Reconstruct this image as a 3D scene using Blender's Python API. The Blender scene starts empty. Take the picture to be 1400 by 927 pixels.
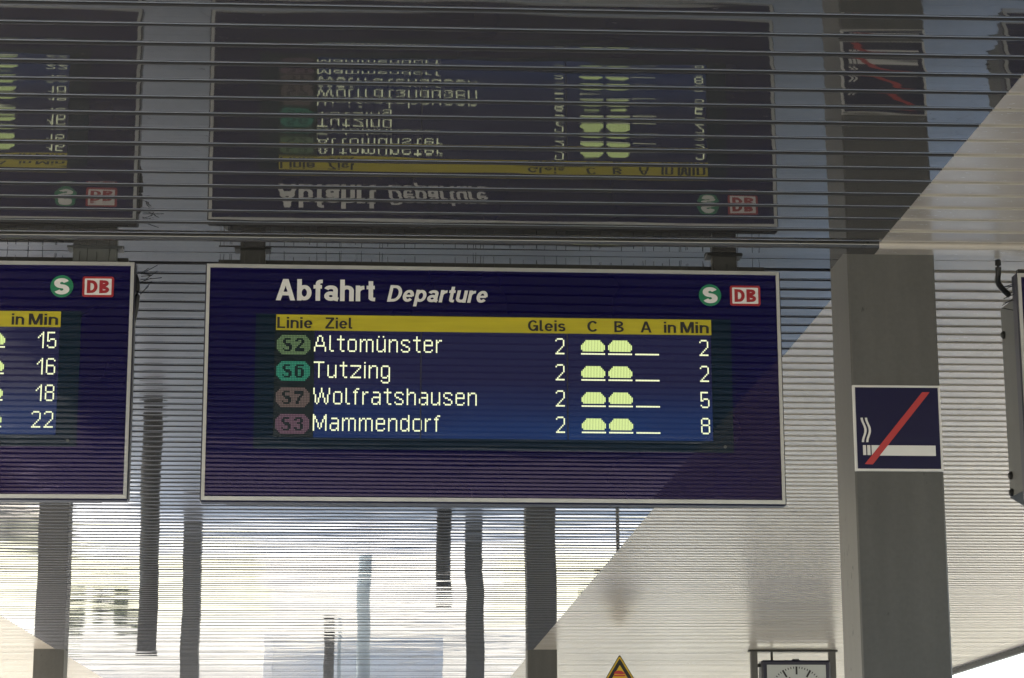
import bpy, math, random
from math import sin, cos, radians as R, pi
from mathutils import Vector, Matrix
random.seed(7)
S = bpy.context.scene
COL = S.collection

# ------------------------------------------------------------------ camera
EYE = 1.6
cam = bpy.data.cameras.new('camera')
cam.sensor_width = 36.0
cam.lens = 36.0 * 3130.0 / 1400.0
cam.clip_start = 0.05
cam.clip_end = 3000
cam_o = bpy.data.objects.new('camera', cam)
COL.objects.link(cam_o)
P_, Y_, RO = R(12.7), R(3.3), R(-0.2)
fwd = Vector((sin(Y_)*cos(P_), cos(Y_)*cos(P_), sin(P_)))
rt = Vector((cos(Y_), -sin(Y_), 0))
up = rt.cross(fwd)
r2 = rt*cos(RO) + up*sin(RO)
u2 = -rt*sin(RO) + up*cos(RO)
m = Matrix((r2, u2, -fwd)).transposed().to_4x4()
m.translation = Vector((0, 0, EYE))
cam_o.matrix_world = m
S.camera = cam_o

# ------------------------------------------------------------------ light
SUN_EL, SUN_AZ = R(52), R(-62)          # azimuth clockwise from +Y
w = bpy.data.worlds.new('World')
S.world = w
w.use_nodes = True
nt = w.node_tree
nt.nodes.clear()
sky = nt.nodes.new('ShaderNodeTexSky')
sky.sky_type = 'NISHITA'
sky.sun_disc = False
sky.sun_elevation = SUN_EL
sky.sun_rotation = SUN_AZ
sky.dust_density = 2.5
sky.air_density = 1.0
bg = nt.nodes.new('ShaderNodeBackground')
bg.inputs['Strength'].default_value = 0.14
wo = nt.nodes.new('ShaderNodeOutputWorld')
nt.links.new(sky.outputs[0], bg.inputs[0])
nt.links.new(bg.outputs[0], wo.inputs[0])
sl = bpy.data.lights.new('sun', 'SUN')
sl.energy = 4.5
sl.angle = R(0.5)
sl.color = (1.0, 0.95, 0.87)
so = bpy.data.objects.new('sun', sl)
COL.objects.link(so)
sdir = Vector((sin(SUN_AZ)*cos(SUN_EL), cos(SUN_AZ)*cos(SUN_EL), sin(SUN_EL)))
so.rotation_euler = sdir.to_track_quat('Z', 'Y').to_euler()
so.location = sdir * 60
S.view_settings.view_transform = 'Standard'
S.view_settings.look = 'None'
S.view_settings.gamma = 1.0
S.view_settings.exposure = 2.6
S.cycles.diffuse_bounces = 6
S.cycles.glossy_bounces = 6
S.cycles.max_bounces = 10

# ------------------------------------------------------------------ materials
def mat(name, col, rough=0.5, metal=0.0, ior=1.5, noise=None, bump=None, specks=None, coat=0.0, emit=None, estr=0.0, spec=None):
    """noise=(scale xyz, amount, detail): blotchy colour; bump=(scale xyz, strength, distance) list"""
    mt = bpy.data.materials.new(name)
    mt.use_nodes = True
    n, l = mt.node_tree.nodes, mt.node_tree.links
    b = n['Principled BSDF']
    b.inputs['Base Color'].default_value = (*col, 1)
    b.inputs['Roughness'].default_value = rough
    b.inputs['Metallic'].default_value = metal
    b.inputs['IOR'].default_value = ior
    b.inputs['Coat Weight'].default_value = coat
    if spec is not None:
        b.inputs['Specular IOR Level'].default_value = spec
    if emit:
        b.inputs['Emission Color'].default_value = (*emit, 1)
        b.inputs['Emission Strength'].default_value = estr
    geo = n.new('ShaderNodeNewGeometry')
    def noise_of(sc, detail=4.0, rgh=0.55):
        mp = n.new('ShaderNodeMapping')
        mp.inputs['Scale'].default_value = sc
        l.new(geo.outputs['Position'], mp.inputs['Vector'])
        t = n.new('ShaderNodeTexNoise')
        t.inputs['Scale'].default_value = 1.0
        t.inputs['Detail'].default_value = detail
        t.inputs['Roughness'].default_value = rgh
        l.new(mp.outputs[0], t.inputs['Vector'])
        return t
    if noise:
        src = None
        for (sc, amt, det) in noise:
            t = noise_of(sc, det)
            mr = n.new('ShaderNodeMapRange')
            mr.inputs['From Min'].default_value = 0.25
            mr.inputs['From Max'].default_value = 0.75
            mr.inputs['To Min'].default_value = 1 - amt
            mr.inputs['To Max'].default_value = 1 + amt
            l.new(t.outputs['Fac'], mr.inputs['Value'])
            vm = n.new('ShaderNodeVectorMath')
            vm.operation = 'SCALE'
            if src is None:
                vm.inputs[0].default_value = col
            else:
                l.new(src, vm.inputs[0])
            l.new(mr.outputs[0], vm.inputs['Scale'])
            src = vm.outputs[0]
        if specks:
            (sc, thr, k_) = specks
            t = noise_of(sc, 3); t2 = noise_of((1.3, 2.1, 1), 3)
            mr = n.new('ShaderNodeMapRange')
            mr.inputs['From Min'].default_value = thr; mr.inputs['From Max'].default_value = thr + 0.05
            mr.inputs['To Min'].default_value = 1.0; mr.inputs['To Max'].default_value = k_
            ad = n.new('ShaderNodeMath'); ad.operation = 'MULTIPLY_ADD'
            l.new(t2.outputs['Fac'], ad.inputs[0]); ad.inputs[1].default_value = 0.5
            l.new(t.outputs['Fac'], ad.inputs[2])
            l.new(ad.outputs[0], mr.inputs['Value'])
            vm = n.new('ShaderNodeVectorMath'); vm.operation = 'SCALE'
            l.new(src, vm.inputs[0]); l.new(mr.outputs[0], vm.inputs['Scale'])
            src = vm.outputs[0]
            rm = n.new('ShaderNodeMath'); rm.operation = 'MULTIPLY_ADD'
            l.new(mr.outputs[0], rm.inputs[0]); rm.inputs[1].default_value = -0.4; rm.inputs[2].default_value = rough + 0.4
            l.new(rm.outputs[0], b.inputs['Roughness'])
        l.new(src, b.inputs['Base Color'])
    if bump:
        prev = None
        for (sc, st, dist, det) in bump:
            t = noise_of(sc, det)
            bn = n.new('ShaderNodeBump')
            bn.inputs['Strength'].default_value = st
            bn.inputs['Distance'].default_value = dist
            l.new(t.outputs['Fac'], bn.inputs['Height'])
            if prev:
                l.new(prev, bn.inputs['Normal'])
            prev = bn.outputs[0]
        l.new(prev, b.inputs['Normal'])
    return mt

M = {}
M['gloss'] = mat('gloss_panel_paint', (0.058, 0.055, 0.051), 0.028, 0, 2.05,
                 noise=[((3, 9, 3), .12, 3)], specks=((26, 60, 20), 0.95, 0.5),
                 bump=[((.45, .20, 1), 1.0, 0.0150, 1), ((.9, 4.5, 1), 1.0, 0.0019, 2)])
M['satin'] = mat('satin_panel_paint', (0.45, 0.405, 0.345), 0.27, 0, 1.5,
                 noise=[((.7, 2.2, 1), .09, 4), ((9, 14, 9), .05, 3)], specks=((22, 60, 20), 0.94, 0.45),
                 bump=[((.8, 1.2, 1), 1.0, 0.0016, 1)])
M['back_dark'] = mat('channel_dark', (0.012, 0.012, 0.013), 0.7)
M['back_light'] = mat('channel_light', (0.36, 0.33, 0.27), 0.6)
M['seal_dark'] = mat('joint_seal_dark', (0.042, 0.041, 0.042), 0.45)
M['bead'] = mat('bead_metal', (0.62, 0.62, 0.62), 0.18, 0.9)
M['seal_light'] = mat('joint_lip_paint', (0.44, 0.405, 0.335), 0.5)
M['column'] = mat('column_paint', (0.080, 0.077, 0.071), 0.55, 0, 1.5,
                  noise=[((2.2, 2.2, 1.1), .10, 5), ((14, 14, 1.2), .10, 4), ((70, 70, 70), .06, 2)], specks=((40, 40, 18), 0.97, 0.6),
                  bump=[((160, 160, 160), .35, 0.0006, 3)])
M['navy'] = mat('navy_glass', (0.0045, 0.0034, 0.037), 0.004, 0, 1.54, noise=[((1.1, 1, 1.4), .25, 3)])
M['navy'].node_tree.nodes['Principled BSDF'].inputs['Specular Tint'].default_value = (1.0, 0.78, 0.92, 1)
M['navy_flat'] = mat('navy_sheet', (0.0060, 0.0048, 0.036), 0.3, 0, 1.35)
M['navy_case'] = mat('navy_case_paint', (0.010, 0.010, 0.028), 0.4)
M['bezel'] = mat('aluminium_trim', (0.46, 0.45, 0.42), 0.35, 0.35, 1.5, noise=[((8, 8, 8), .12, 4)])
M['case'] = mat('case_grey', (0.085, 0.088, 0.084), 0.5, 0.0, 1.5, noise=[((9, 9, 5), .2, 4)])
M['case_dark'] = mat('vent_dark', (0.02, 0.02, 0.02), 0.6)
M['white'] = mat('white_print', (0.66, 0.64, 0.60), 0.35)
M['yellow'] = mat('yellow_print', (0.46, 0.385, 0.018), 0.3, noise=[((3, 3, 40), .12, 2)])
M['ink'] = mat('black_print', (0.007, 0.006, 0.006), 0.4)
M['green'] = mat('green_print', (0.012, 0.17, 0.075), 0.3)
M['red'] = mat('red_print', (0.30, 0.013, 0.016), 0.3)
M['red_bar'] = mat('red_bar_print', (0.42, 0.03, 0.03), 0.35)
M['steel'] = mat('galvanised_steel', (0.22, 0.21, 0.19), 0.45, 0.4, noise=[((12, 12, 12), .2, 4)])
M['iron'] = mat('dark_iron', (0.022, 0.021, 0.018), 0.55, noise=[((20, 20, 20), .3, 3)])
M['wire'] = mat('black_wire', (0.012, 0.012, 0.012), 0.5)
M['wood'] = mat('bark', (0.07, 0.05, 0.035), 0.9)

def screen_mat():
    """the liquid crystal panel: faint blue back-light, stronger low down"""
    mt = bpy.data.materials.new('screen_backlight')
    mt.use_nodes = True
    n, l = mt.node_tree.nodes, mt.node_tree.links
    b = n['Principled BSDF']
    b.inputs['Base Color'].default_value = (0.007, 0.007, 0.02, 1)
    b.inputs['Roughness'].default_value = 0.02
    tc = n.new('ShaderNodeTexCoord')
    sx = n.new('ShaderNodeSeparateXYZ')
    l.new(tc.outputs['Generated'], sx.inputs[0])
    mr = n.new('ShaderNodeMapRange')
    mr.inputs['From Min'].default_value = 0.55
    mr.inputs['From Max'].default_value = 0.0
    l.new(sx.outputs['Z'], mr.inputs['Value'])
    ns = n.new('ShaderNodeTexNoise')
    ns.inputs['Scale'].default_value = 2.2
    l.new(tc.outputs['Generated'], ns.inputs['Vector'])
    mu = n.new('ShaderNodeMath'); mu.operation = 'MULTIPLY'
    l.new(mr.outputs[0], mu.inputs[0]); l.new(ns.outputs['Fac'], mu.inputs[1])
    mx = n.new('ShaderNodeMix'); mx.data_type = 'RGBA'
    mx.inputs[6].default_value = (0.010, 0.009, 0.032, 1)
    mx.inputs[7].default_value = (0.006, 0.040, 0.145, 1)
    l.new(mu.outputs[0], mx.inputs[0])
    l.new(mx.outputs[2], b.inputs['Emission Color'])
    b.inputs['Emission Strength'].default_value = 0.15
    return mt
M['screen'] = screen_mat()
M['mask'] = mat('screen_border_glass', (0.006, 0.014, 0.024), 0.01)
M['mask_line'] = mat('screen_line_field', (0.010, 0.016, 0.016), 0.15)
def dotmat(name, c, s):
    return mat(name, (0.02, 0.02, 0.02), 0.3, emit=c, estr=s)
M['dot'] = dotmat('lit_dots', (0.95, 1.0, 0.60), 0.19)
M['dot_train'] = dotmat('lit_train_dots', (0.78, 0.95, 0.34), 0.165)
M['dot_g'] = dotmat('olive_dots', (0.30, 0.52, 0.20), 0.052)
M['dot_t'] = dotmat('teal_dots', (0.03, 0.62, 0.36), 0.054)
M['dot_b'] = dotmat('brown_dots', (0.42, 0.28, 0.24), 0.043)
M['dot_p'] = dotmat('mauve_dots', (0.56, 0.26, 0.40), 0.034)

# ------------------------------------------------------------------ mesh helpers
class MB:
    def __init__(self):
        self.v, self.f, self.mi, self.sm = [], [], [], []
    def add(self, vs, fs, mi=0, smooth=False):
        o = len(self.v)
        self.v += [tuple(p) for p in vs]
        self.f += [tuple(o + i for i in q) for q in fs]
        self.mi += [mi] * len(fs)
        self.sm += [smooth] * len(fs)
        return self
    def box(self, x0, x1, y0, y1, z0, z1, mi=0, ch=0.0):
        if ch <= 0:
            vs = [(x, y, z) for z in (z0, z1) for y in (y0, y1) for x in (x0, x1)]
            fs = [(0, 2, 3, 1), (4, 5, 7, 6), (0, 1, 5, 4), (2, 6, 7, 3), (0, 4, 6, 2), (1, 3, 7, 5)]
            return self.add(vs, fs, mi)
        c = ch
        vs, idx = [], {}
        for sx in (0, 1):
            for sy in (0, 1):
                for sz in (0, 1):
                    X, Yy, Z = (x0, x1)[sx], (y0, y1)[sy], (z0, z1)[sz]
                    dx, dy, dz = (c, -c)[sx], (c, -c)[sy], (c, -c)[sz]
                    for k, p in enumerate(((X, Yy+dy, Z+dz), (X+dx, Yy, Z+dz), (X+dx, Yy+dy, Z))):
                        idx[(sx, sy, sz, k)] = len(vs); vs.append(p)
        g = lambda *a: idx[a]
        fs = []
        for s in (0, 1):
            q = [g(s, 0, 0, 0), g(s, 1, 0, 0), g(s, 1, 1, 0), g(s, 0, 1, 0)]
            fs.append(q if s else q[::-1])
            q = [g(0, s, 0, 1), g(1, s, 0, 1), g(1, s, 1, 1), g(0, s, 1, 1)]
            fs.append(q[::-1] if s else q)
            q = [g(0, 0, s, 2), g(1, 0, s, 2), g(1, 1, s, 2), g(0, 1, s, 2)]
            fs.append(q if s else q[::-1])
        for a in (0, 1):
            for b_ in (0, 1):
                fs.append((g(a, b_, 0, 0), g(a, b_, 1, 0), g(a, b_, 1, 1), g(a, b_, 0, 1)))
                fs.append((g(a, 0, b_, 0), g(a, 1, b_, 0), g(a, 1, b_, 2), g(a, 0, b_, 2)))
                fs.append((g(0, a, b_, 1), g(1, a, b_, 1), g(1, a, b_, 2), g(0, a, b_, 2)))
        for a in (0, 1):
            for b_ in (0, 1):
                for c_ in (0, 1):
                    fs.append((g(a, b_, c_, 0), g(a, b_, c_, 1), g(a, b_, c_, 2)))
        return self.add(vs, fs, mi)
    def tube(self, pts, r, seg=8, mi=0, taper=None):
        pts = [Vector(p) for p in pts]
        vs, fs = [], []
        for i, p in enumerate(pts):
            d = (pts[min(i+1, len(pts)-1)] - pts[max(i-1, 0)]).normalized()
            a = d.cross(Vector((0, 0, 1)))
            if a.length < 1e-3: a = d.cross(Vector((1, 0, 0)))
            a.normalize(); b_ = d.cross(a)
            rr = r if taper is None else taper[i]
            for k in range(seg):
                t = 2*pi*k/seg
                vs.append(p + a*cos(t)*rr + b_*sin(t)*rr)
        for i in range(len(pts)-1):
            for k in range(seg):
                k2 = (k+1) % seg
                fs.append((i*seg+k, i*seg+k2, (i+1)*seg+k2, (i+1)*seg+k))
        fs.append(tuple(range(seg))[::-1])
        fs.append(tuple((len(pts)-1)*seg + k for k in range(seg)))
        return self.add(vs, fs, mi, seg > 5)
    def poly(self, pts2, y, mi=0, thick=0.0, hole=None):
        """flat polygon in the x-z plane facing -y, optionally thick"""
        n_ = len(pts2)
        self.add([(x, y, z) for x, z in pts2], [tuple(range(n_))], mi)
        if thick:
            self.add([(x, y, z) for x, z in pts2] + [(x, y+thick, z) for x, z in pts2],
                     [(i, (i+1) % n_, n_+(i+1) % n_, n_+i) for i in range(n_)] + [tuple(range(n_, 2*n_))], mi)
        return self
    def mesh(self, name, mats):
        me = bpy.data.meshes.new(name)
        me.from_pydata(self.v, [], self.f)
        for m_ in (mats if isinstance(mats, (list, tuple)) else [mats]):
            me.materials.append(m_)
        me.polygons.foreach_set('material_index', self.mi)
        me.polygons.foreach_set('use_smooth', self.sm)
        me.update()
        return me
    def build(self, name, mats, parent=None, loc=(0, 0, 0)):
        return put(name, self.mesh(name, mats), parent, loc)

def put(name, me, parent=None, loc=(0, 0, 0)):
    o = bpy.data.objects.new(name, me)
    COL.objects.link(o)
    o.location = loc
    if parent: o.parent = parent
    return o
def tag(o, label, cat, group=None):
    o['label'] = label; o['category'] = cat
    if group: o['group'] = group
    return o
def struct(o):
    o['kind'] = 'structure'; return o
def stuff(o):
    o['kind'] = 'stuff'; return o
def thing(name, label, cat, loc=(0, 0, 0), rz=0, group=None):
    o = bpy.data.objects.new(name, None)
    o.empty_display_size = 0.2
    COL.objects.link(o)
    o.location = loc; o.rotation_euler = (0, 0, rz)
    return tag(o, label, cat, group)
def copy_tree(o, parent=None):
    c = o.copy(); COL.objects.link(c); c.parent = parent
    for ch in list(o.children): copy_tree(ch, c)
    return c

def rr(x0, x1, z0, z1, r, n=5):
    out = []
    for cx, cz, a0 in ((x1-r, z1-r, 0), (x0+r, z1-r, 90), (x0+r, z0+r, 180), (x1-r, z0+r, 270)):
        for k in range(n+1):
            a = R(a0 + 90*k/n)
            out.append((cx+r*cos(a), cz+r*sin(a)))
    return out[::-1]
def disc(cx, cz, r, n=40):
    return [(cx+r*cos(2*pi*k/n), cz+r*sin(2*pi*k/n)) for k in range(n)][::-1]


def glyph(ch, t):
    """(advance width, convex polygons, strokes) of a grotesque letter with capital height 1 and stroke t"""
    h, xh = t/2, 0.735
    def arc(cx, cy, rx, ry, a0, a1, n=18):
        return [(cx+rx*cos(R(a0+(a1-a0)*k/n)), cy+ry*sin(R(a0+(a1-a0)*k/n))) for k in range(n+1)]
    def box(x0, x1, y0, y1): return [(x0, y0), (x1, y0), (x1, y1), (x0, y1)]
    P, Q = [], []
    tv = t*0.88                       # horizontals a little thinner
    if ch == 'A':
        w, k = 0.80, t*1.06
        P = [[(0, 0), (k, 0), (w/2+k*.45, 1), (w/2-k*.55, 1)], [(w-k, 0), (w, 0), (w/2+k*.55, 1), (w/2-k*.45, 1)], box(w*.20, w*.80, .23, .23+tv)]
    elif ch in 'bpd':
        w = 0.60
        P = [box(0, t, 0 if ch == 'b' else -.26, 1 if ch == 'b' else xh)]
        Q = [arc(w/2, xh/2, w/2-h, xh/2-h, 0, 360, 32)]
    elif ch == 'f':
        w = 0.38
        P = [box(0, w*.92, xh-tv, xh)]
        x = .09+h
        Q = [[(x, 0), (x, .80)] + arc(x+.15, .80, .15, .20-h, 180, 95, 8) + [(w, 1-h)]]
    elif ch == 'a':
        w = 0.57
        Q = [arc(.27, xh*.70, .25-h*.6, xh*.30-h, 168, 90, 8) + arc(w*.5, xh*.70, w*.5-h-.02, xh*.30-h, 90, 0, 8)[1:] + [(w-h-.02, .10)] + [(w+.0, h*.7)],
             arc(.26, .225, .26-h*.9, .225-h*.95, 0, 360, 28)]
    elif ch in 'hn':
        w = 0.57
        P = [box(0, t, 0, 1 if ch == 'h' else xh), ]
        Q = [[(h, xh*.50)] + arc(w/2, xh*.66, w/2-h, xh*.34-h, 172, 0, 14) + [(w-h, 0)]]
    elif ch == 'u':
        w = 0.57
        P = [box(w-t, w, 0, xh)]
        Q = [[(h, xh)] + arc(w/2, xh*.34, w/2-h, xh*.34-h, 180, 352, 14)]
    elif ch == 'r':
        w = 0.37
        P = [box(0, t, 0, xh)]
        Q = [[(h, xh*.45)] + arc(w-.02, xh*.58, w-.02-h, xh*.42-h, 175, 88, 9)]
    elif ch == 't':
        w = 0.36
        P = [box(0, w*.95, xh-tv, xh)]
        x = .085+h
        Q = [[(x, .95), (x, .17)] + arc(x+.13, .17, .13, .17-h, 180, 265, 8) + [(w, h*.95)]]
    elif ch == 'D':
        w = 0.71
        P = [box(0, t, 0, 1)]
        Q = [[(h, 1-h), (w*.42, 1-h)] + arc(w*.42, .5, w*.58-h, .5-h, 88, -88, 20) + [(w*.42, h), (h, h)]]
    elif ch == 'e':
        w = 0.59
        P = [box(h, w-h*.8, xh/2-tv*.42, xh/2+tv*.42)]
        Q = [arc(w/2, xh/2, w/2-h, xh/2-h, -4, 322, 32)]
    elif ch == 'L':
        w = 0.56; P = [box(0, t, 0, 1), box(t*.98, w, 0, tv)]
    elif ch == 'i':
        w = t; P = [box(0, t, 0, xh), box(0, t, 1-t*.95, 1)]
    elif ch == 'l':
        w = t+.10
        Q = [[(h, 1), (h, .13)] + arc(h+.10, .13, .10, .13-h, 180, 265, 7) + [(w, h)]]
    elif ch == 'Z':
        w = 0.66
        P = [box(0.02, w-.01, 1-tv, 1), box(0, w, 0, tv), [(0, tv*.9), (t*1.25, tv*.9), (w-.01, 1-tv*.9), (w-.01-t*1.25, 1-tv*.9)]]
    elif ch in 'CG':
        w = 0.72
        Q = [arc(w/2, .5, w/2-h, .5-h, 38, 322 if ch == 'C' else 335, 32)]
        if ch == 'G': P = [box(w*.52, w, .40, .40+tv), box(w-t, w, .02, .42)]
    elif ch in 'Ss':
        H = 1.0 if ch == 'S' else xh
        w = 0.66 if ch == 'S' else 0.52
        ry = (H-t)/4
        Q = [arc(w/2, H-h-ry, w/2-h, ry, 22, 250, 18) + arc(w/2, h+ry, w/2-h, ry, 70, -158, 18)]
    elif ch == 'B':
        w = 0.66
        P = [box(0, t, 0, 1)]
        Q = [[(h, 1-h), (w*.50, 1-h)] + arc(w*.50, .755, w*.44-h, .245-h, 85, -85, 12) + [(w*.5, .51+.0), (h, .51)],
             [(h, .515), (w*.50, .515)] + arc(w*.50, .265, w*.50-h, .265-h, 85, -85, 12) + [(w*.5, h), (h, h)]]
    elif ch == 'M':
        w = 0.84; k = t*1.02
        P = [box(0, t, 0, 1), box(w-t, w, 0, 1), [(t*.2, 1), (w/2-k*.5, 0.02), (w/2+k*.5, 0.02), (t*.2+k*1.15, 1)], [(w-t*.2-k*1.15, 1), (w/2-k*.5, 0.02), (w/2+k*.5, 0.02), (w-t*.2, 1)]]
    return w, P, Q
def text_mesh(txt, x0, x1, zb, cap, y, t=0.16, shear=0.0, sp=0.10):
    """lettering fitted between x0 and x1, baseline zb, capital height cap; flat in the x-z plane"""
    mb = MB(); pen = 0.0; k = 0
    for ch in txt:
        if ch == ' ':
            pen += 0.27; continue
        w, P, Q = glyph(ch, t)
        for p in P:
            mb.add([(pen+a+shear*b_, y-0.00006*k, b_) for a, b_ in p], [(0, 1, 2, 3)]); k += 1
        for q in Q:
            q = [Vector(v) for v in q]
            q = [v for i, v in enumerate(q) if i == 0 or (v-q[i-1]).length > 1e-4]
            closed = (q[0]-q[-1]).length < 1e-3
            if closed: q = q[:-1]
            n = len(q); vs = []
            for i, v in enumerate(q):
                a = q[i-1] if (i or closed) else v
                b_ = q[(i+1) % n] if (i < n-1 or closed) else v
                d1, d2 = (v-a), (b_-v)
                d1 = d1.normalized() if d1.length > 1e-6 else d2.normalized()
                d2 = d2.normalized() if d2.length > 1e-6 else d1
                nm = Vector((-d1.y-d2.y, d1.x+d2.x)).normalized()
                c_ = max(0.7, nm.dot(Vector((-d1.y, d1.x))))
                tt = t/2*(0.88+0.12*abs(nm.x))/c_
                vs += [v+nm*tt, v-nm*tt]
            fs = [(2*i, 2*i+1, (2*i+3) % (2*n), (2*i+2) % (2*n)) for i in range(n if closed else n-1)]
            mb.add([(pen+p.x+shear*p.y, y-0.00006*k, p.y) for p in vs], fs); k += 1
        k = k % 5
        pen += w + sp
    me = mb.mesh('t', M['ink'])
    xs = [v.co.x for v in me.vertices]
    a, b_ = min(xs), max(xs)
    sx = (x1-x0)/(b_-a)
    for v in me.vertices:
        v.co = (x0+(v.co.x-a)*sx, v.co.y, zb+v.co.z*cap)
    return me
def lettering(name, txt, m_, parent, *a, **k):
    me = text_mesh(txt, *a, **k)
    me.name = name
    me.materials.clear(); me.materials.append(m_)
    o = put(name, me, parent)
    return o

# ------------------------------------------------------------------ ceiling of the canopy
HC = 3.75
PIT = 0.150
GAP = 0.013
def xr(y): return 1.80 - 0.0086*(y-6.0)
def xl(y): return -3.50 + 0.0065*(y-16.0)
X_LEFT, X_RIGHT = -6.7, 6.83

def slat_profile(sag, curl=0.055):
    """flat pan, slightly crowned, the last 2 cm of both sides rolling up into the lips"""
    wdt = PIT - GAP
    base = lambda y: -sag*(1-(2*y/wdt-1)**2)
    e = 0.020
    def z(y):
        v = base(y)
        if y < e: v += curl*(e-y)**2/(2*e)
        if y > wdt-e: v += curl*(y-wdt+e)**2/(2*e)
        return v
    pts = [(0.0, 0.020), (0.0, -0.0032), (0.0009, -0.0042), (0.0026, -0.0042), (0.0044, -0.0026), (0.0058, 0.0)]
    for yy in (0.0075, 0.010, 0.014, 0.018, 0.022, 0.035, 0.050, 0.066, 0.082, 0.098, 0.111, 0.115, 0.119, 0.123):
        pts.append((yy*(wdt/0.132), z(yy*(wdt/0.132))))
    rb = 0.0021; yc = wdt-rb; z0 = z(yc)-0.0004          # rounded bead closing the far side
    for k in range(0, 8):
        a = pi + pi*k/7
        pts.append((yc+rb*cos(a), z0+rb*sin(a)))
    pts.append((wdt, 0.020))
    return pts
def slat_mesh(name, m_, sag):
    pr = slat_profile(sag)
    mb = MB()
    vs = [(x, y, z) for x in (0.0, 1.0) for y, z in pr]
    n = len(pr)
    mb.add(vs[:0] + vs, [(i, i+1, n+i+1, n+i) for i in range(n-1)], 0, True)
    for i in range(5): mb.mi[i] = 1; mb.sm[i] = False
    for i in range(n-9, n-1): mb.mi[i] = 2
    mb.add([(x, y, z) for x in (0.0, 1.0) for y, z in ((0, .0205), (PIT-GAP, .0205))], [(0, 1, 3, 2)], 0)
    return mb.mesh(name, m_)

ceil = struct(MB().box(X_LEFT-0.02, X_RIGHT+0.02, -16.05, 44.1, HC+0.034, HC+0.25).build('canopy_ceiling', M['case']))
# channel backing behind the joints, dark over the middle bay, painted over the side bays
def strip(xa, xb, ya, yb, z0, z1):
    vs = [(xa(y), y, z) for z in (z0, z1) for y in (ya, yb)] + [(xb(y), y, z) for z in (z0, z1) for y in (ya, yb)]
    return vs, [(0, 4, 5, 1), (2, 3, 7, 6), (0, 2, 6, 4), (1, 5, 7, 3), (0, 1, 3, 2), (4, 6, 7, 5)]
cl = lambda y: X_LEFT
cr = lambda y: X_RIGHT
for (a, b_, mm) in ((xl, xr, 'back_dark'), (xr, cr, 'back_light'), (cl, xl, 'back_light')):
    mb = MB(); mb.add(*strip(a, b_, -16, 44, HC+0.019, HC+0.033)); mb.build('joint_backing', M[mm], ceil)

COLROWS = [8.14, 24.81, 41.48]
TRIM0, TRIM1 = -0.26, 0.145       # the cross trim and plain panel, from the row's centre line
centre_meshes = [slat_mesh('gloss_slat', [M['gloss'], M['seal_dark'], M['bead']], s) for s in (0.00012, 0.00022, 0.00032, 0.00016)]
satin_meshes = [slat_mesh('satin_slat', [M['satin'], M['seal_light'], M['satin']], s) for s in (0.0003, 0.0006)]
starts = []
edges = [-12.0 + 0.0] + [c for c in COLROWS] + [44.0]
ys = []
# slats before the first row are laid back from it, later bays forward from each row
y = COLROWS[0] + TRIM0 - PIT
while y > -15.8:
    ys.append(y); y -= PIT
y = COLROWS[0] + TRIM1 + 0.012
while y < 44.0 - PIT:
    ys.append(y); y += 0.1515
ys.sort()
far_c, far_s = MB(), MB()
prC = [slat_profile(s) for s in (0.00010, 0.00022, 0.00032)]
rnd = random.Random(3)
def joined_slat(mb, xa, xb, y0, pr, tilt, dz):
    n = len(pr)
    vs = []
    for x in (xa, xb):
        for (yy, z) in pr:
            vs.append((x, y0+yy, HC + z + dz + (yy-0.066)*tilt))
    f0 = len(mb.f)
    mb.add(vs, [(i, i+1, n+i+1, n+i) for i in range(n-1)], 0, True)
    for i in range(f0, f0+5): mb.mi[i] = 1; mb.sm[i] = False
    for i in range(f0+n-9, f0+n-1): mb.mi[i] = 2
for y0 in ys:
    tilt = rnd.uniform(-1, 1)*(0.0016 if y0 < 12 else 0.0035)
    dz = rnd.uniform(-1, 1)*0.0007
    if 4.6 < y0 < 14.6:
        for (xa, xb, meshes, nm) in ((xl(y0), xr(y0), centre_meshes, 'gloss_slat'), (xr(y0), X_RIGHT, satin_meshes, 'satin_slat')):
            o = put(nm, rnd.choice(meshes), ceil, (xa, y0, HC+dz))
            o.scale = (xb-xa, 1, 1)
            o.rotation_euler = (tilt, 0, rnd.uniform(-1, 1)*0.0006)
        joined_slat(far_s, X_LEFT, xl(y0), y0, prC[1], tilt, dz)
    else:
        joined_slat(far_c, xl(y0), xr(y0), y0, rnd.choice(prC), tilt, dz)
        joined_slat(far_s, xr(y0), X_RIGHT, y0, prC[0], tilt*.5, dz)
        joined_slat(far_s, X_LEFT, xl(y0), y0, prC[0], tilt*.5, dz)
stuff(far_c.build('gloss_slats_far', [M['gloss'], M['seal_dark'], M['bead']], ceil))
stuff(far_s.build('satin_slats_far', [M['satin'], M['seal_light'], M['satin']], ceil))

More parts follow.
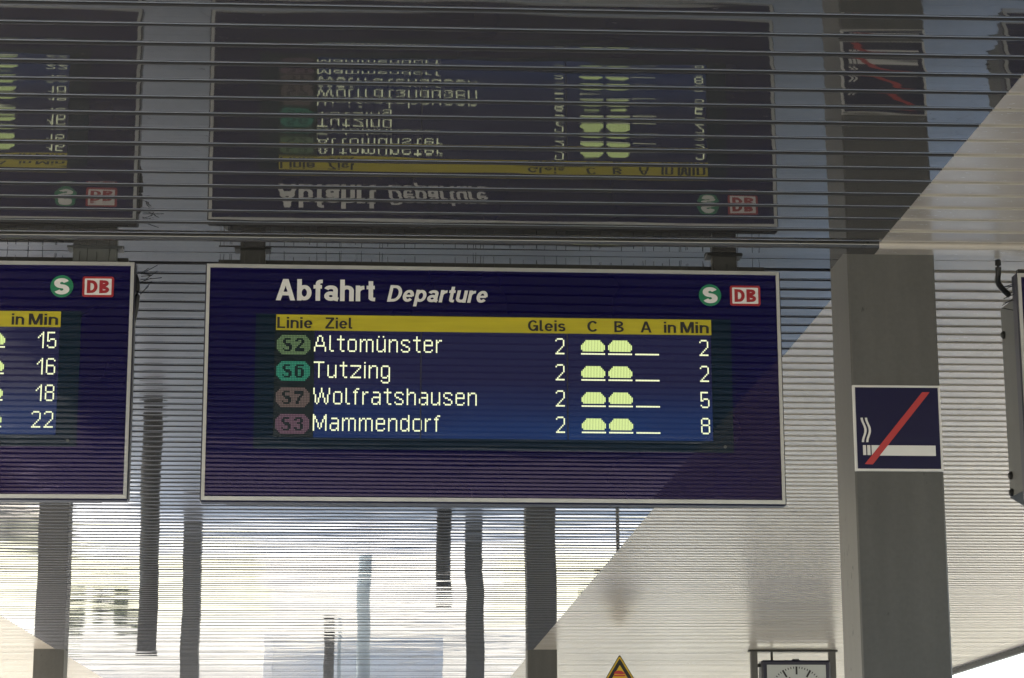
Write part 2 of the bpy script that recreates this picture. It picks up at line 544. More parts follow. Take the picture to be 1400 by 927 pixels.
# rounded cross trim and plain panel at each row of columns
def cross_trim(c, proud):
    y0 = c + TRIM0 + 0.012
    pr = [(0, .02), (0, -.001)]
    r = 0.016
    for k in range(17):
        a = pi + pi/2*k/16
        pr.append((r + r*cos(a), -.004 + r*sin(a)))
    pr += [(.088, -.020), (.090, -.017), (.090, .02)]
    fl = [(.096, .02), (.096, .0015), (.098, 0), (.232, -.001), (.236, .003), (.238, .02)]
    fl2 = [(.243, .02), (.243, .0015), (.245, 0), (.374, -.001), (.380, .003), (.384, .02)]
    for (a, b_, mm) in ((xl, xr, 'gloss'), (xr, cr, 'satin'), (cl, xl, 'satin')):
        for nm, p_ in (('cross_trim', pr if proud else [(0, .02), (0, .002), (.002, 0), (.086, 0), (.090, .004), (.090, .02)]), ('flat_panel', fl), ('flat_panel', fl2)):
            mb = MB(); n = len(p_)
            vs = [(f(y0), y0+yy, HC+z) for f in (a, b_) for yy, z in p_]
            mb.add(vs, [(i, i+1, n+i+1, n+i) for i in range(n-1)] + [tuple(range(n)), tuple(range(n, 2*n))[::-1]], 0, False)
            me = mb.mesh(nm, M[mm])
            for p in me.polygons:
                if len(p.vertices) > 4: p.use_smooth = False
            put(nm, me, ceil)
cross_trim(COLROWS[0], True)
# edge fascias
for x0, x1 in ((X_RIGHT+0.004, X_RIGHT+0.07), (X_LEFT-0.07, X_LEFT-0.004)):
    MB().box(x0, x1, -16.1, 44.15, HC-0.055, HC+0.30, ch=0.006).build('edge_fascia', M['iron'], ceil)
MB().box(X_LEFT, X_RIGHT, 44.104, 44.17, HC-0.055, HC+0.30, ch=0.006).build('edge_fascia', M['iron'], ceil)
MB().box(X_LEFT, X_RIGHT, -16.12, -16.054, HC-0.055, HC+0.30, ch=0.006).build('edge_fascia', M['iron'], ceil)

# ------------------------------------------------------------------ columns
def column(x, yc, label):
    o = MB().box(-0.16, 0.16, -0.16, 0.16, 0.0, HC+0.03, ch=0.006).build('column', M['column'], None, (x, yc, 0))
    tag(o, label, 'column', 'square grey columns carrying the canopy')
    return o
column(1.843, 8.14, 'large grey column with the no smoking sign, right of the main departure board')
column(1.735, 24.81, 'small distant grey column under the middle of the main departure board, foot of the ceiling edge')
column(-3.51, 24.81, 'small distant grey column at the lower left, below the left departure board')
column(1.70, 41.48, 'farthest grey column on the right, seen mirrored in the ceiling below the board')
column(-3.40, 41.48, 'farthest grey column on the left, seen mirrored in the ceiling beside the boards')
column(-3.45, 8.14, 'near grey column to the left of the boards, outside the picture')
# ------------------------------------------------------------------ dot matrix font
G = {
'A': ["...##...", "..#..#..", "..#..#..", "..#..#..", ".#....#.", ".#....#.", ".######.", "#......#", "#......#", "#......#"],
'T': ["#######"] + ["...#..."]*9,
'W': ["#....#....#"]*3 + ["#...#.#...#", ".#..#.#..#.", ".#..#.#..#.", ".#.#...#.#.", ".#.#...#.#.", ".#.#...#.#.", "..#.....#.."],
'M': ["#.......#", "##.....##", "##.....##", "#.#...#.#", "#.#...#.#", "#..#.#..#", "#..#.#..#", "#..#.#..#", "#...#...#", "#.......#"],
'l': ["#.."]*9 + [".##"],
't': ["..#..", "..#..", "#####"] + ["..#.."]*6 + ["...##"],
'o': ["......", "......", ".####."] + ["#....#"]*6 + [".####."],
'm': [".........", ".........", "#.##.###.", "##..#...#"] + ["#...#...#"]*6,
'u': ["......", "......"] + ["#....#"]*6 + ["#...##", ".###.#"],
'U': [".#..#.", "......"] + ["#....#"]*6 + ["#...##", ".###.#"],
'n': ["......", "......", "#.###.", "##...#"] + ["#....#"]*6,
's': ["......", "......", ".####.", "#....#", "#.....", ".##...", "...##.", ".....#", "#....#", ".####."],
'e': ["......", "......", ".####.", "#....#", "#....#", "######", "#.....", "#.....", "#....#", ".####."],
'r': ["....", "....", "#.##", "##.."] + ["#..."]*6,
'z': [".......", ".......", "#######", "......#", ".....#.", "....#..", "...#...", "..#....", ".#.....", "#######"],
'i': ["#", ".", "#", "#", "#", "#", "#", "#", "#", "#"],
'g': ["......", "......", ".####."] + ["#....#"]*5 + ["#...##", ".###.#", ".....#", "#....#", ".####."],
'f': ["..##", ".#..", "###."] + [".#.."]*7,
'a': ["......", "......", ".####.", ".....#", ".....#", ".#####", "#....#", "#....#", "#...##", ".###.#"],
'h': ["#.....", "#.....", "#.###.", "##...#"] + ["#....#"]*6,
'd': [".....#", ".....#", ".###.#", "#...##"] + ["#....#"]*4 + ["#...##", ".###.#"],
'1': ["...#", "..##", ".#.#", "#..#"] + ["...#"]*6,
'2': [".####.", "#....#", ".....#", ".....#", ".....#", "....#.", "...#..", "..#...", ".#....", "######"],
'5': ["#####.", "#.....", "#.....", "#.....", "#.###.", "##...#", ".....#", ".....#", "#....#", ".####."],
'6': [".####.", "#....#", "#.....", "#.....", "#####.", "#....#", "#....#", "#....#", "#....#", ".####."],
'8': [".####.", "#....#", "#....#", "#....#", ".####.", "#....#", "#....#", "#....#", "#....#", ".####."],
}
BOLD = {
'S': [".####.", "##....", "##....", ".####.", "..####", "....##", "#...##", ".####."],
'2': [".####.", "##..##", "....##", "...##.", "..##..", ".##...", "######", "######"],
'6': [".#####", "##....", "#####.", "##..##", "##..##", "##..##", "##..##", ".####."],
'7': ["######", "######", "....##", "...##.", "..##..", "..##..", ".##...", ".##..."],
'3': [".####.", "##..##", "....##", "..###.", "....##", "....##", "##..##", ".####."],
}
DX, DZ = 0.00543, 0.00596
U0, V0, LINE = -0.784, 0.1690, 0.0955
def dots(mb, cells, y, fx=0.86, fz=0.93):
    for (c, r) in cells:
        x = U0 + c*DX; z = V0 - r*DZ
        a = DX*(1-fx)/2; b_ = DZ*(1-fz)/2
        mb.add([(x+a, y, z-DZ+b_), (x+DX-a, y, z-DZ+b_), (x+DX-a, y, z-b_), (x+a, y, z-b_)], [(0, 1, 2, 3)])
def word_cells(txt, col, row):
    out = []
    for ch in txt:
        g = G[ch]
        for r, s_ in enumerate(g):
            for c, v in enumerate(s_):
                if v == '#': out.append((col+c, row+r))
        col += len(g[0]) + 2
    return out, col-2
def right_word(txt, endcol, row):
    wd = sum(len(G[c][0]) for c in txt) + 2*(len(txt)-1)
    return word_cells(txt, endcol-wd, row)[0]
DOME = {1: (3, 12), 2: (2, 13), 3: (1, 14), 4: (0, 15), 5: (0, 15), 6: (0, 15), 7: (1, 14)}

def make_board(name_label, group, loc, rz, rows, trains=2):
    """rows: list of (badge, badge material, destination, gleis, minutes)"""
    t = thing('departure_board', name_label, 'departure board', loc, rz, group)
    W2, H2 = 1.034, 0.427
    # casing behind the glass
    MB().box(-W2-0.005, W2+0.005, 0.005, 0.064, -H2-0.005, H2+0.004, ch=0.005).build('casing', M['navy_case'], t)
    # rear box with chamfered ends, open vents below
    mb = MB()
    prof = [(-W2+0.05, -H2+0.075), (-W2+0.02, -H2+0.12), (-W2+0.02, H2-0.10), (-W2+0.05, H2-0.045), (W2-0.05, H2-0.045),
            (W2-0.02, H2-0.10), (W2-0.02, -H2+0.12), (W2-0.05, -H2+0.075)]
    RI = 0.085
    prof = [(-W2+0.075, -H2+0.022), (-W2+0.004, -H2+0.065), (-W2+0.004, H2-0.075), (-W2+0.06, H2-0.03), (W2-RI-0.05, H2-0.03),
            (W2-RI, H2-0.075), (W2-RI, -H2+0.065), (W2-RI-0.03, -H2+0.022)]
    mb.poly(prof, 0.066, 0, 0.185)
    rb = mb.build('rear_box', M['case'], t)
    for k in range(13):
        cx = -0.78 + k*0.13
        mb = MB(); mb.add([(cx+0.042*cos(2*pi*j/16), 0.155+0.028*sin(2*pi*j/16), -H2+0.0195) for j in range(16)], [tuple(range(16))])
        mb.build('vent', M['case_dark'], rb)
    for sx in (-1, 1):
        for zz in (0.246, -0.284, -0.347):
            v = MB(); x = sx*(W2-0.004) if sx < 0 else W2-RI
            v.tube([(x, 0.222, zz), (x+sx*0.006, 0.222, zz), (x+sx*0.012, 0.222, zz)], 0.012, 16, 0, [0.015, 0.014, 0.008])
            v.build('screw', M['iron'], rb)
    for xx in (-0.93, 0.93):
        MB().tube([(xx*0.985, 0.13, -H2+0.023), (xx*0.985, 0.13, -H2+0.008)], 0.014, 12).build('screw', M['iron'], rb)
    # glass face
    MB().box(-W2+0.010, W2-0.010, 0.002, 0.011, -H2+0.012, H2-0.010).build('face_panel', M['navy'], t)
    # trim frame: four mitred bars
    bw, bb, d = 0.0115, 0.0135, 0.0045
    fr = MB()
    o = [(-W2, -H2), (W2, -H2), (W2, H2), (-W2, H2)]
    i_ = [(-W2+bw, -H2+bb), (W2-bw, -H2+bb), (W2-bw, H2-bb), (-W2+bw, H2-bb)]
    vs = [(x, -0.003, z) for x, z in o] + [(x, -0.004, z) for x, z in i_] + [(x, d, z) for x, z in o] + [(x, 0.0015, z) for x, z in i_]
    fs = []
    for k in range(4):
        k2 = (k+1) % 4
        fs += [(k, k2, 4+k2, 4+k), (4+k, 4+k2, 12+k2, 12+k), (k, 8+k, 8+k2, k2)]
    fr.add(vs, fs)
    fr.build('frame', M['bezel'], t)
    # screen recess, dark border glass and the lit panel
    MB().box(-0.856, 0.853, 0.0005, 0.0018, -0.243, 0.2455).build('screen_border', M['mask'], t)
    sc = MB().box(U0+0.138, 0.779, -0.0005, 0.0003, -0.201, 0.186).build('screen', M['screen'], t)
    MB().box(U0-0.004, U0+0.1375, -0.0006, 0.0002, -0.201, 0.186).build('line_field', M['mask_line'], sc)
    for u in (-0.267, 0.258):
        MB().box(u-0.0019, u+0.0019, -0.0022, -0.0006, -0.201, 0.186).build('module_joint', M['case_dark'], sc)
    sq = MB(); sq.poly(disc(0.822, -0.222, 0.006, 14), -0.0006); sq.build('sensor', M['case'], sc)
    # dots
    yd = -0.0016
    bx = {'S2': 'dot_g', 'S6': 'dot_t', 'S7': 'dot_b', 'S3': 'dot_p'}
    for li, (badge, dest, gl, mn) in enumerate(rows):
        r0 = li*LINE/DZ
        for nm, cells in (('destination_text', word_cells(dest, 25, r0)[0]), ('platform_number', right_word(gl, 190, r0)),
                          ('minutes_number', right_word(mn, 286, r0))):
            mb = MB(); dots(mb, cells, yd); stuff(mb.build(nm, M['dot'], sc))
        for k in range(3):
            mb = MB(); dots(mb, [(201+18*k+c, r0+9) for c in range(16)], yd); mb.build('carriage_bar', M['dot'], sc)
        for k in range(trains):
            mb = MB()
            dots(mb, [(201+18*k+c, r0+r) for r, (a, b_) in DOME.items() for c in range(a, b_+1)], yd, 0.80, 0.99)
            mb.build('train_symbol', M['dot_train'], sc)
        # coloured badge with the line number left dark
        dark = set()
        for ch, c0 in zip(badge, (4, 12)):
            for r, s_ in enumerate(BOLD[ch]):
                for c, v in enumerate(s_):
                    if v == '#': dark.add((c0+c, 2+r))
        mb = MB(); cs = []
        for r in range(12):
            ins = (3, 2, 1, 0, 0, 0, 0, 0, 0, 1, 2, 3)[r]
            for c in range(ins, 22-ins):
                if (c, r) not in dark: cs.append((1+c-0.3, r0+r))
        dots(mb, cs, yd, 0.80, 0.80)
        mb.build('line_badge', M[bx[badge]], sc)
    # yellow header strip
    ys_ = MB().box(-0.784, 0.781, -0.0012, 0.0, 0.1865, 0.2435).build('header_strip', M['yellow'], t)
    k = dict(t=0.165)
    hb, hc, hy = 0.1935, 0.041, -0.0022
    for (s_, a, b_) in (('Linie', -0.780, -0.655), ('Ziel', -0.609, -0.513), ('Gleis', 0.117, 0.252), ('C', 0.331, 0.367),
                        ('B', 0.429, 0.463), ('A', 0.524, 0.564), ('in', 0.609, 0.653), ('Min', 0.669, 0.772)):
        lettering('header_lettering', s_, M['ink'], ys_, a, b_, hb, hc, hy, **k)
    # large white print
    lettering('title_lettering', 'Abfahrt', M['white'], t, -0.787, -0.432, 0.296, 0.079, 0.0008, t=0.19, sp=0.08)
    lettering('title_lettering', 'Departure', M['white'], t, -0.390, -0.028, 0.296, 0.0615, 0.0008, t=0.18, shear=0.2, sp=0.085)
    # green S disc
    g = MB(); g.poly(disc(0.780, 0.336, 0.0405), -0.0004, 0, 0.002); gl_ = g.build('round_logo', M['green'], t)
    lettering('logo_lettering', 'S', M['white'], gl_, 0.753, 0.807, 0.305, 0.0615, -0.0012, t=0.25)
    # red-framed logo
    g = MB(); g.poly(rr(0.853, 0.964, 0.298, 0.373, 0.008), -0.0004, 0, 0.002); q = g.build('rail_logo', M['red'], t)
    g = MB(); g.poly(rr(0.861, 0.956, 0.3055, 0.3655, 0.003), -0.0010); g.build('logo_field', M['white'], q)
    lettering('logo_lettering', 'DB', M['red'], q, 0.869, 0.948, 0.3115, 0.048, -0.0016, t=0.235, sp=0.12)
    # bird spikes along the top
    rs = random.Random(int(loc[0]*100))
    st = MB().box(-W2+0.03, W2-0.03, 0.022, 0.040, H2+0.003, H2+0.008)
    x = -W2+0.05
    while x < W2-0.05:
        h = rs.uniform(0.03, 0.068)
        for q_ in range(rs.choice((1, 1, 2))):
            dx = rs.uniform(-.005, .005)
            st.tube([(x+dx, 0.031, H2+0.005), (x+dx*1.4, 0.031+rs.uniform(-.01, .02), H2+h)], 0.0011, 4)
        x += rs.uniform(0.025, 0.06)
    stuff(st.build('bird_spikes', M['wire'], t))
    return t

rows_main = [('S2', 'AltomUnster', '2', '2'), ('S6', 'Tutzing', '2', '2'), ('S7', 'Wolfratshausen', '2', '5'), ('S3', 'Mammendorf', '2', '8')]
rows_left = [('S2', 'Tutzing', '2', '15'), ('S6', 'Tutzing', '2', '16'), ('S7', 'Tutzing', '2', '18'), ('S3', 'Tutzing', '2', '22')]
grp = 'departure boards hung in a row'
b1 = make_board('middle departure board reading Abfahrt, listing four trains due in 2, 2, 5 and 8 minutes', grp, (0.402, 8.0, 3.242), 0.0133, rows_main)
b2 = make_board('left departure board cut by the picture edge, showing 15, 16, 18 and 22 minutes', grp, (-1.926, 8.0, 3.2475), 0.0, rows_left, 3)
b3 = make_board('right departure board seen past the column, only its grey screwed side showing', grp, (3.345, 8.0, 3.240), 0.010, rows_main)
# hangers between board tops and ceiling
for b, xs in ((b1, (-0.875, 0.845)), (b2, (-0.87, 0.885)), (b3, (-0.87, 0.85))):
    for x in xs:
        w_ = 0.078 if b is b2 and x > 0 else 0.045
        h = MB()
        h.box(x-w_, x+w_, 0.05, 0.10, 0.427, HC-b.location.z-0.0015, ch=0.003)
        h.box(x-w_-0.02, x+w_+0.02, 0.04, 0.115, HC-b.location.z-0.012, HC-b.location.z-0.003)
        h.build('hanger', M['iron'] if b is not b2 else M['case'], b)
    MB().box(-1.0, 1.0, 0.105, 0.135, 0.452, 0.470).build('hanger_rail', M['iron'], b)

# loose cables
def cable(pts, r, label):
    mb = MB()
    P = [Vector(p) for p in pts]
    out = []
    for i in range(len(P)-1):
        p0 = P[max(i-1, 0)]; p1 = P[i]; p2 = P[i+1]; p3 = P[min(i+2, len(P)-1)]
        for k in range(6):
            t = k/6
            out.append(0.5*((2*p1)+(p2-p0)*t+(2*p0-5*p1+4*p2-p3)*t*t+(3*p1-p0-3*p2+p3)*t**3))
    out.append(P[-1])
    mb.tube(out, r, 8)
    return tag(mb.build('cable', M['wire']), label, 'cable')
cable([(2.272, 8.10, 3.745), (2.272, 8.10, 3.70), (2.276, 8.12, 3.66), (2.32, 8.14, 3.62)], 0.011, 'black cable dropping from the ceiling to the side of the right board')
cable([(-0.96, 8.05, 3.66), (-0.890, 8.03, 3.63), (-0.884, 8.03, 3.52), (-0.905, 8.05, 3.43)], 0.010, 'black cable bulging from the right edge of the left board')
# bird nest like wires
def spikes(cx, cy, cz, n, label, seed, sx=1):
    rs = random.Random(seed); mb = MB()
    for k in range(n):
        a = rs.uniform(-0.3, 0.9); L = rs.uniform(0.03, 0.08)
        p = (cx, cy+rs.uniform(-.02, .02), cz+rs.uniform(-.05, .04))
        mb.tube([p, (p[0]+sx*L*cos(a), p[1]-0.02, p[2]+L*sin(a))], 0.0014, 4)
    return tag(mb.build('wire_spikes', M['wire']), label, 'bird spikes')
spikes(-0.875, 8.06, 3.615, 9, 'tuft of bent wire spikes at the upper right corner of the left board', 5)
spikes(2.27, 8.06, 3.60, 9, 'crossed wire spikes between the cable and the right board', 9)

# ------------------------------------------------------------------ no smoking sign
t = thing('no_smoking_sign', 'square blue no smoking sign with a crossed cigarette, fixed on the large column', 'sign', (1.841, 7.980, 3.085), 0)
MB().box(-0.159, 0.159, -0.012, -0.0005, -0.156, 0.156, ch=0.001).build('sign_border', M['white'], t)
MB().box(-0.150, 0.150, -0.014, -0.0125, -0.1475, 0.1475).build('sign_field', M['navy_flat'], t)
g = MB()
yy = -0.0152
def cx_(px): return (px-118)/ (848-118)*0.300 - 0.150    # sign drawing measured on its own grid
def cz_(pz): return 0.1475 - (pz-118)/(812-118)*0.295
def q(pts, mb, y): mb.poly([(cx_(a), cz_(b_)) for a, b_ in pts], y)
q([(168, 614), (195, 614), (195, 698), (168, 698)][::-1], g, yy)
q([(205, 614), (233, 614), (233, 698), (205, 698)][::-1], g, yy)
q([(243, 614), (806, 614), (806, 702), (243, 702)][::-1], g, yy)
g.build('cigarette', M['white'], t)
for dx in (0, 38):
    g = MB()
    L, Rr = [], []
    n = 20
    for k in range(n+1):
        s_ = k/n
        zz = 380 + (588-380)*s_
        xx = 180 + dx - 14*cos(s_*2*pi) + s_*4
        L.append((xx-10, zz)); Rr.append((xx+10, zz))
    vs = [(cx_(a), yy, cz_(b_)) for a, b_ in L + Rr]
    g.add(vs, [(i, i+1, n+1+i+1, n+1+i) for i in range(n)])
    g.build('smoke_line', M['white'], t)
g = MB(); q([(708, 157), (775, 157), (248, 778), (178, 775)][::-1], g, yy-0.001); g.build('red_bar', M['red_bar'], t)

# ------------------------------------------------------------------ platform clock
t = thing('platform_clock', 'square station clock with white dial hanging between two posts under the far ceiling', 'clock', (4.46, 24.6, 3.263), 0.0)
MB().box(-0.375, 0.375, -0.06, 0.16, -0.37, 0.37, ch=0.02).build('clock_case', M['navy_case'], t)
MB().box(-0.318, 0.318, -0.066, -0.061, -0.318, 0.318).build('dial', mat('dial_white', (0.40, 0.42, 0.41), 0.3), t)
g = MB()
gm_ = MB()
for k in range(60):
    a = 2*pi*k/60
    g = MB() if k % 5 == 0 else gm_
    big = k % 5 == 0
    r0, r1, hw = (0.215, 0.300, 0.010) if big else (0.278, 0.300, 0.0045)
    ux, uz = sin(a), cos(a)
    px_, pz = cos(a), -sin(a)
    g.add([(ux*r0-px_*hw, -0.0685, uz*r0-pz*hw), (ux*r0+px_*hw, -0.0685, uz*r0+pz*hw),
           (ux*r1+px_*hw, -0.0685, uz*r1+pz*hw), (ux*r1-px_*hw, -0.0685, uz*r1-pz*hw)], [(0, 1, 2, 3)])
    if big: g.build('hour_mark', M['ink'], t)
stuff(gm_.build('minute_marks', M['ink'], t))

for ang, L, hw in ((336, 0.20, 0.013), (72, 0.29, 0.009)):
    a = R(ang); g = MB(); ux, uz, px_, pz = sin(a), cos(a), cos(a), -sin(a)
    g.add([(-ux*.06-px_*hw, -0.072, -uz*.06-pz*hw), (-ux*.06+px_*hw, -0.072, -uz*.06+pz*hw), (ux*L+px_*hw*.7, -0.072, uz*L+pz*hw*.7), (ux*L-px_*hw*.7, -0.072, uz*L-pz*hw*.7)], [(0, 1, 2, 3)])
    g.build('hand', M['ink'], t)
for x in (-0.445, 0.405):
    MB().box(x-0.036, x+0.036, -0.02, 0.06, -0.9, 0.484, ch=0.004).build('post', M['column'], t)
MB().box(-0.50, 0.46, -0.035, 0.075, 0.462, 0.482).build('mounting_bar', M['iron'], t)
MB().box(-0.42, 0.40, 0.0, 0.04, 0.30, 0.335).build('cross_bar', M['iron'], t)
MB().box(-0.262, -0.238, 0.0, 0.03, 0.372, 0.46).build('conduit', M['iron'], t)
MB().box(-0.03, 0.04, -0.02, 0.03, 0.371, 0.385).build('lamp_cap', M['iron'], t)

# ------------------------------------------------------------------ warning triangle
t = thing('warning_sign', 'yellow triangular warning sign with black border standing up before the far ceiling', 'sign', (2.416, 23.2, 0.0), 0)
SC = 1.16
apx = 3.303*1.16 - 1.6*0.16
def tri(h, top, y, m_, nm, th=0.0, par=None, rad=0.012):
    half = h*0.60
    P = [(0, top), (half, top-h), (-half, top-h)]
    out = []
    for i in range(3):
        p = Vector(P[i]); a = (Vector(P[i-1])-p).normalized(); b_ = (Vector(P[(i+1) % 3])-p).normalized()
        p1, p2 = p+a*rad*2, p+b_*rad*2
        for k in range(5):
            s_ = k/4
            out.append(tuple((1-s_)**2*p1 + 2*s_*(1-s_)*p + s_**2*p2))
    g = MB(); g.poly(out, y, 0, th); return g.build(nm, m_, par)
YW = mat('warning_yellow', (0.62, 0.40, 0.012), 0.35)
tri(0.464, apx, -0.010, M['iron'], 'sign_plate', 0.008, t)
tri(0.435, apx-0.014, -0.0115, YW, 'yellow_edge', 0, t)
tri(0.389, apx-0.039, -0.013, M['ink'], 'black_border', 0, t, 0.008)
tri(0.261, apx-0.107, -0.0145, YW, 'yellow_field', 0, t, 0.004)
zs = lambda L: [(a*1.16, b_*1.16-0.256) for a, b_ in L]
g = MB(); g.poly(zs([(-0.055, 3.135), (-0.04, 3.155), (-0.015, 3.163), (0.015, 3.160), (0.035, 3.146), (0.05, 3.135), (0.02, 3.130)]), -0.016)
g.poly(zs([(-0.055, 3.125), (0.05, 3.125), (0.045, 3.112), (-0.05, 3.112)]), -0.016); g.build('warning_symbol', M['red_bar'], t)
MB().tube([(0, 0.02, 0), (0, 0.02, 3.42)], 0.018, 12).build('post', M['steel'], t)

# ------------------------------------------------------------------ ground
gm = mat('ground_mix', (0.25, 0.235, 0.16), 0.95, noise=[((.25, .25, .25), .5, 5), ((3, 3, 3), .35, 4)])
struct(MB().add([(-1500, -1500, -0.9), (1500, -1500, -0.9), (1500, 1500, -0.9), (-1500, 1500, -0.9)], [(0, 1, 2, 3)]).build('ground', gm))
pm = mat('platform_paving', (0.32, 0.318, 0.315), 0.45, noise=[((.5, .5, .5), .12, 5), ((12, 12, 12), .12, 3)])
PX0, PX1 = -5.8, 6.1
plat = struct(MB().box(PX0, PX1, -40, 46.0, -0.86, 0.0, ch=0.01).build('platform', pm))
# paving slabs as real joints: raised slab field
slab = MB()
sl_me = MB().box(0, 0.985, 0, 0.985, 0.0, 0.006, ch=0.003).mesh('paving_slab', pm)
cnt = 0
for j in range(10, 36):
    for i in range(11):
        if cnt < 298:
            o = put('paving_slab', sl_me, plat, (PX0+0.55+i*1.0 - 0.0, j*1.0+0.007, 0.0)); cnt += 1
slab_f = MB()
for j in list(range(-39, 10)) + list(range(36, 46)):
    for i in range(11):
        slab_f.box(PX0+0.55+i, PX0+0.55+i+0.985, j+0.007, j+0.992, 0, 0.006)
stuff(slab_f.build('paving_slabs_far', pm, plat))
wl = mat('white_line', (0.72, 0.72, 0.70), 0.5)
for x in (PX0+0.25, PX1-0.40):
    MB().box(x, x+0.12, -40, 45.9, 0.0005, 0.0065).build('edge_line', wl, plat)
# ballast and rails on both sides
bal = mat('ballast', (0.27, 0.25, 0.22), 0.95, noise=[((9, 9, 9), .35, 4)], bump=[((14, 14, 14), 1, .03, 3)])
for x0, x1 in ((-13.5, -6.2), (6.2, 13.0)):
    struct(MB().add([(x0, -60, -0.72), (x1, -60, -0.72), (x1, 120, -0.72), (x0, 120, -0.72)], [(0, 1, 2, 3)]).build('track_bed', bal))
def track(xc, label):
    t = thing('railway_track', label, 'track', (xc, 30, -0.72), 0, 'tracks beside the platform')
    pr = [(-.07, .12), (.07, .12), (.07, .135), (.012, .15), (.012, .25), (.035, .262), (.035, .285), (-.035, .285), (-.035, .262), (-.012, .25), (-.012, .15), (-.07, .135)]
    for s_ in (-0.75, 0.75):
        vs = [(s_+x, y, z) for y in (-90, 90) for x, z in pr]; n = len(pr)
        MB().add(vs, [(i, (i+1) % n, n+(i+1) % n, n+i) for i in range(n)]).build('rail', M['steel'], t)
    sm = MB().box(-1.3, 1.3, -0.13, 0.13, -0.02, 0.12, ch=0.02).mesh('sleeper', bal)
    for k in range(260):
        put('sleeper', sm, t, (0, -78+k*0.6, 0))
track(-8.2, 'railway track on ballast to the left of the platform')
track(8.2, 'railway track on ballast to the right of the platform')

# open end of the platform beyond the canopy: pale sunlit path and verges
path_m = mat('pale_path', (0.40, 0.38, 0.325), 0.7, noise=[((.22, .45, .4), .65, 5), ((6, 6, 6), .10, 3)])
grass = mat('dry_grass', (0.40, 0.385, 0.27), 0.9, noise=[((.3, .5, .3), .55, 5), ((2.5, 5, 2), .45, 4)])
struct(MB().box(-30, 40, 46.01, 58, -0.85, -0.02).build('verge', grass))
struct(MB().box(-30, 40, 58.01, 130, -0.85, -0.03).build('forecourt', path_m))
struct(MB().box(-2.6, 2.6, 46.02, 57.99, -0.015, 0.0).build('path', path_m))

# ------------------------------------------------------------------ things past the canopy, seen mirrored in the ceiling
def post(x, y, r, h, mt, label, cat='post'):
    t = thing('round_post', label, cat, (x, y, 0), 0)
    MB().tube([(0, 0, 0), (0, 0, h)], r, 16).build('shaft', mt, t)
    MB().tube([(0, 0, 0), (0, 0, 0.06)], r*1.5, 16).build('base', mt, t)
    MB().tube([(0, 0, h), (0, 0, h+0.05)], r*1.15, 16).build('cap', mt, t)
    return t
blue = mat('pale_blue_paint', (0.33, 0.40, 0.46), 0.4)
post(-0.35, 48.0, 0.14, 6.0, blue, 'pale blue post mirrored in the ceiling at the lower middle')
post(-1.35, 61.0, 0.14, 3.0, M['iron'], 'short black post mirrored in the ceiling left of the pale blue post')
post(-1.09, 61.6, 0.05, 6.0, blue, 'thin pale pole beside the short black post')
post(-3.02, 30.0, 0.125, 3.3, M['iron'], 'dark round post left of the farthest left column')
post(1.05, 38.5, 0.13, 1.6, M['iron'], 'low dark bollard on the platform left of the farthest right column')
post(-5.6, 40.0, 0.2, 3.6, M['steel'], 'grey round post at the left platform edge')
# white shelter
t = thing('shelter', 'pale glass shelter mirrored in the lowest middle part of the ceiling', 'shelter', (-0.75, 66, 0), 0)
pale = mat('pale_panel', (0.92, 0.89, 0.86), 0.55)
for x in (-2.6, 2.3):
    MB().box(x, x+0.25, 0, 0.25, -0.03, 3.0, ch=0.01).build('corner_post', pale, t)
MB().box(-2.35, -1.0, 0.1, 0.16, 0.1, 2.9).build('side_panel', mat('grey_panel', (0.88, 0.85, 0.82), 0.55), t)
MB().box(1.2, 2.3, 0.1, 0.16, 0.1, 2.9).build('side_panel', pale, t)
MB().box(-1.0, 1.2, 0.1, 0.16, 0.1, 2.9).build('back_panel', mat('white_panel', (0.88, 0.87, 0.85), 0.4), t)
MB().box(-2.9, 2.9, -0.4, 2.5, 3.0, 3.15, ch=0.02).build('roof', pale, t)

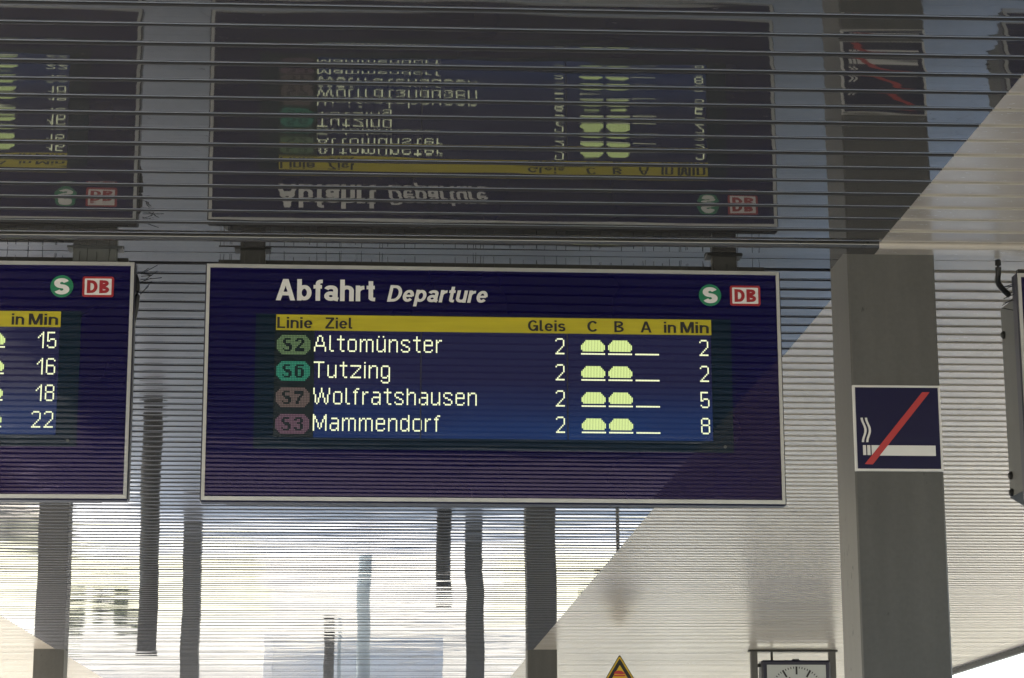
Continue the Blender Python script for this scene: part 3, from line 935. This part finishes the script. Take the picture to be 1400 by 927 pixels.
# ------------------------------------------------------------------ vegetation
leafm = [mat('leaf_a', (0.11, 0.13, 0.055), 0.6), mat('leaf_b', (0.15, 0.165, 0.08), 0.6), mat('leaf_c', (0.08, 0.10, 0.045), 0.6)]
def crown(mb, rs, blobs, n, size):
    for _ in range(n):
        (cx, cy, cz, r) = rs.choice(blobs)
        d = Vector((rs.gauss(0, 1), rs.gauss(0, 1), rs.gauss(0, 1))).normalized() * r * rs.uniform(.55, 1.05)
        p = Vector((cx, cy, cz)) + d
        a = Vector((rs.gauss(0, 1), rs.gauss(0, 1), rs.gauss(0, 1))).normalized()
        b_ = a.orthogonal().normalized(); s_ = size*rs.uniform(.6, 1.4)
        mb.add([p+a*s_, p+b_*s_*.6, p-a*s_, p-b_*s_*.6], [(0, 1, 2, 3)], rs.randrange(3))
def tree(x, y, h, r, seed, label):
    rs = random.Random(seed)
    t = thing('tree', label, 'tree', (x, y, -0.1), 0, 'trees beyond the platform')
    mb = MB()
    mb.tube([(0, 0, 0), (.1, 0, h*.3), (0, .1, h*.6), (.1, .1, h*.9)], .2, 10, taper=[.26, .2, .13, .04])
    for k in range(6):
        a = rs.uniform(0, 2*pi); z = h*rs.uniform(.35, .7)
        mb.tube([(0, 0, z), (r*.4*cos(a), r*.4*sin(a), z+h*.12), (r*.75*cos(a), r*.75*sin(a), z+h*.2)], .05, 6, taper=[.08, .05, .02])
    mb.build('trunk', M['wood'], t)
    blobs = [(r*.6*rs.uniform(-1, 1), r*.6*rs.uniform(-1, 1), h*rs.uniform(.45, .95), r*rs.uniform(.35, .6)) for _ in range(11)]
    mb = MB(); crown(mb, rs, blobs, 2600, .16); mb.build('crown', leafm, t)
def shrub(x, y, r, seed, label):
    rs = random.Random(seed)
    mb = MB()
    blobs = [(rs.uniform(-1, 1)*r*.6, rs.uniform(-.6, .6)*r, r*rs.uniform(.3, .7), r*rs.uniform(.35, .55)) for _ in range(6)]
    crown(mb, rs, blobs, 700, .09)
    for k in range(5):
        mb.tube([(0, 0, 0), (rs.uniform(-.4, .4)*r, rs.uniform(-.4, .4)*r, r*.7)], .012, 5, 0)
    tag(mb.build('shrub', leafm, None, (x, y, -0.03)), label, 'shrub', 'low shrubs on the verge beyond the platform')
for i, (x, y, h, r) in enumerate(((-19, 66, 9, 3.2), (-15.5, 84, 8, 3), (15, 84, 9, 3.2), (-22, 52, 10, 3.6))):
    tree(x, y, h, r, 20+i, ('leafy tree well to the left of the pale shelter', 'leafy tree behind and left of the pale shelter', 'leafy tree to the right of the pale shelter', 'tallest tree, far left beyond the left track')[i])
for i, (x, y, r) in enumerate(((-6.4, 54, .45), (-7.6, 56, .6), (-6.2, 57.5, .4), (5.2, 54, .5), (6.4, 56, .6), (-9.5, 53, .7))):
    shrub(x, y, r, 40+i, ('low shrub on the left verge closest to the pale path', 'broad shrub at the middle of the left verge', 'smallest shrub on the left verge near the forecourt', 'shrub on the right verge closest to the pale path', 'shrub on the right verge near the forecourt', 'broad shrub farthest left on the verge beside the track')[i])
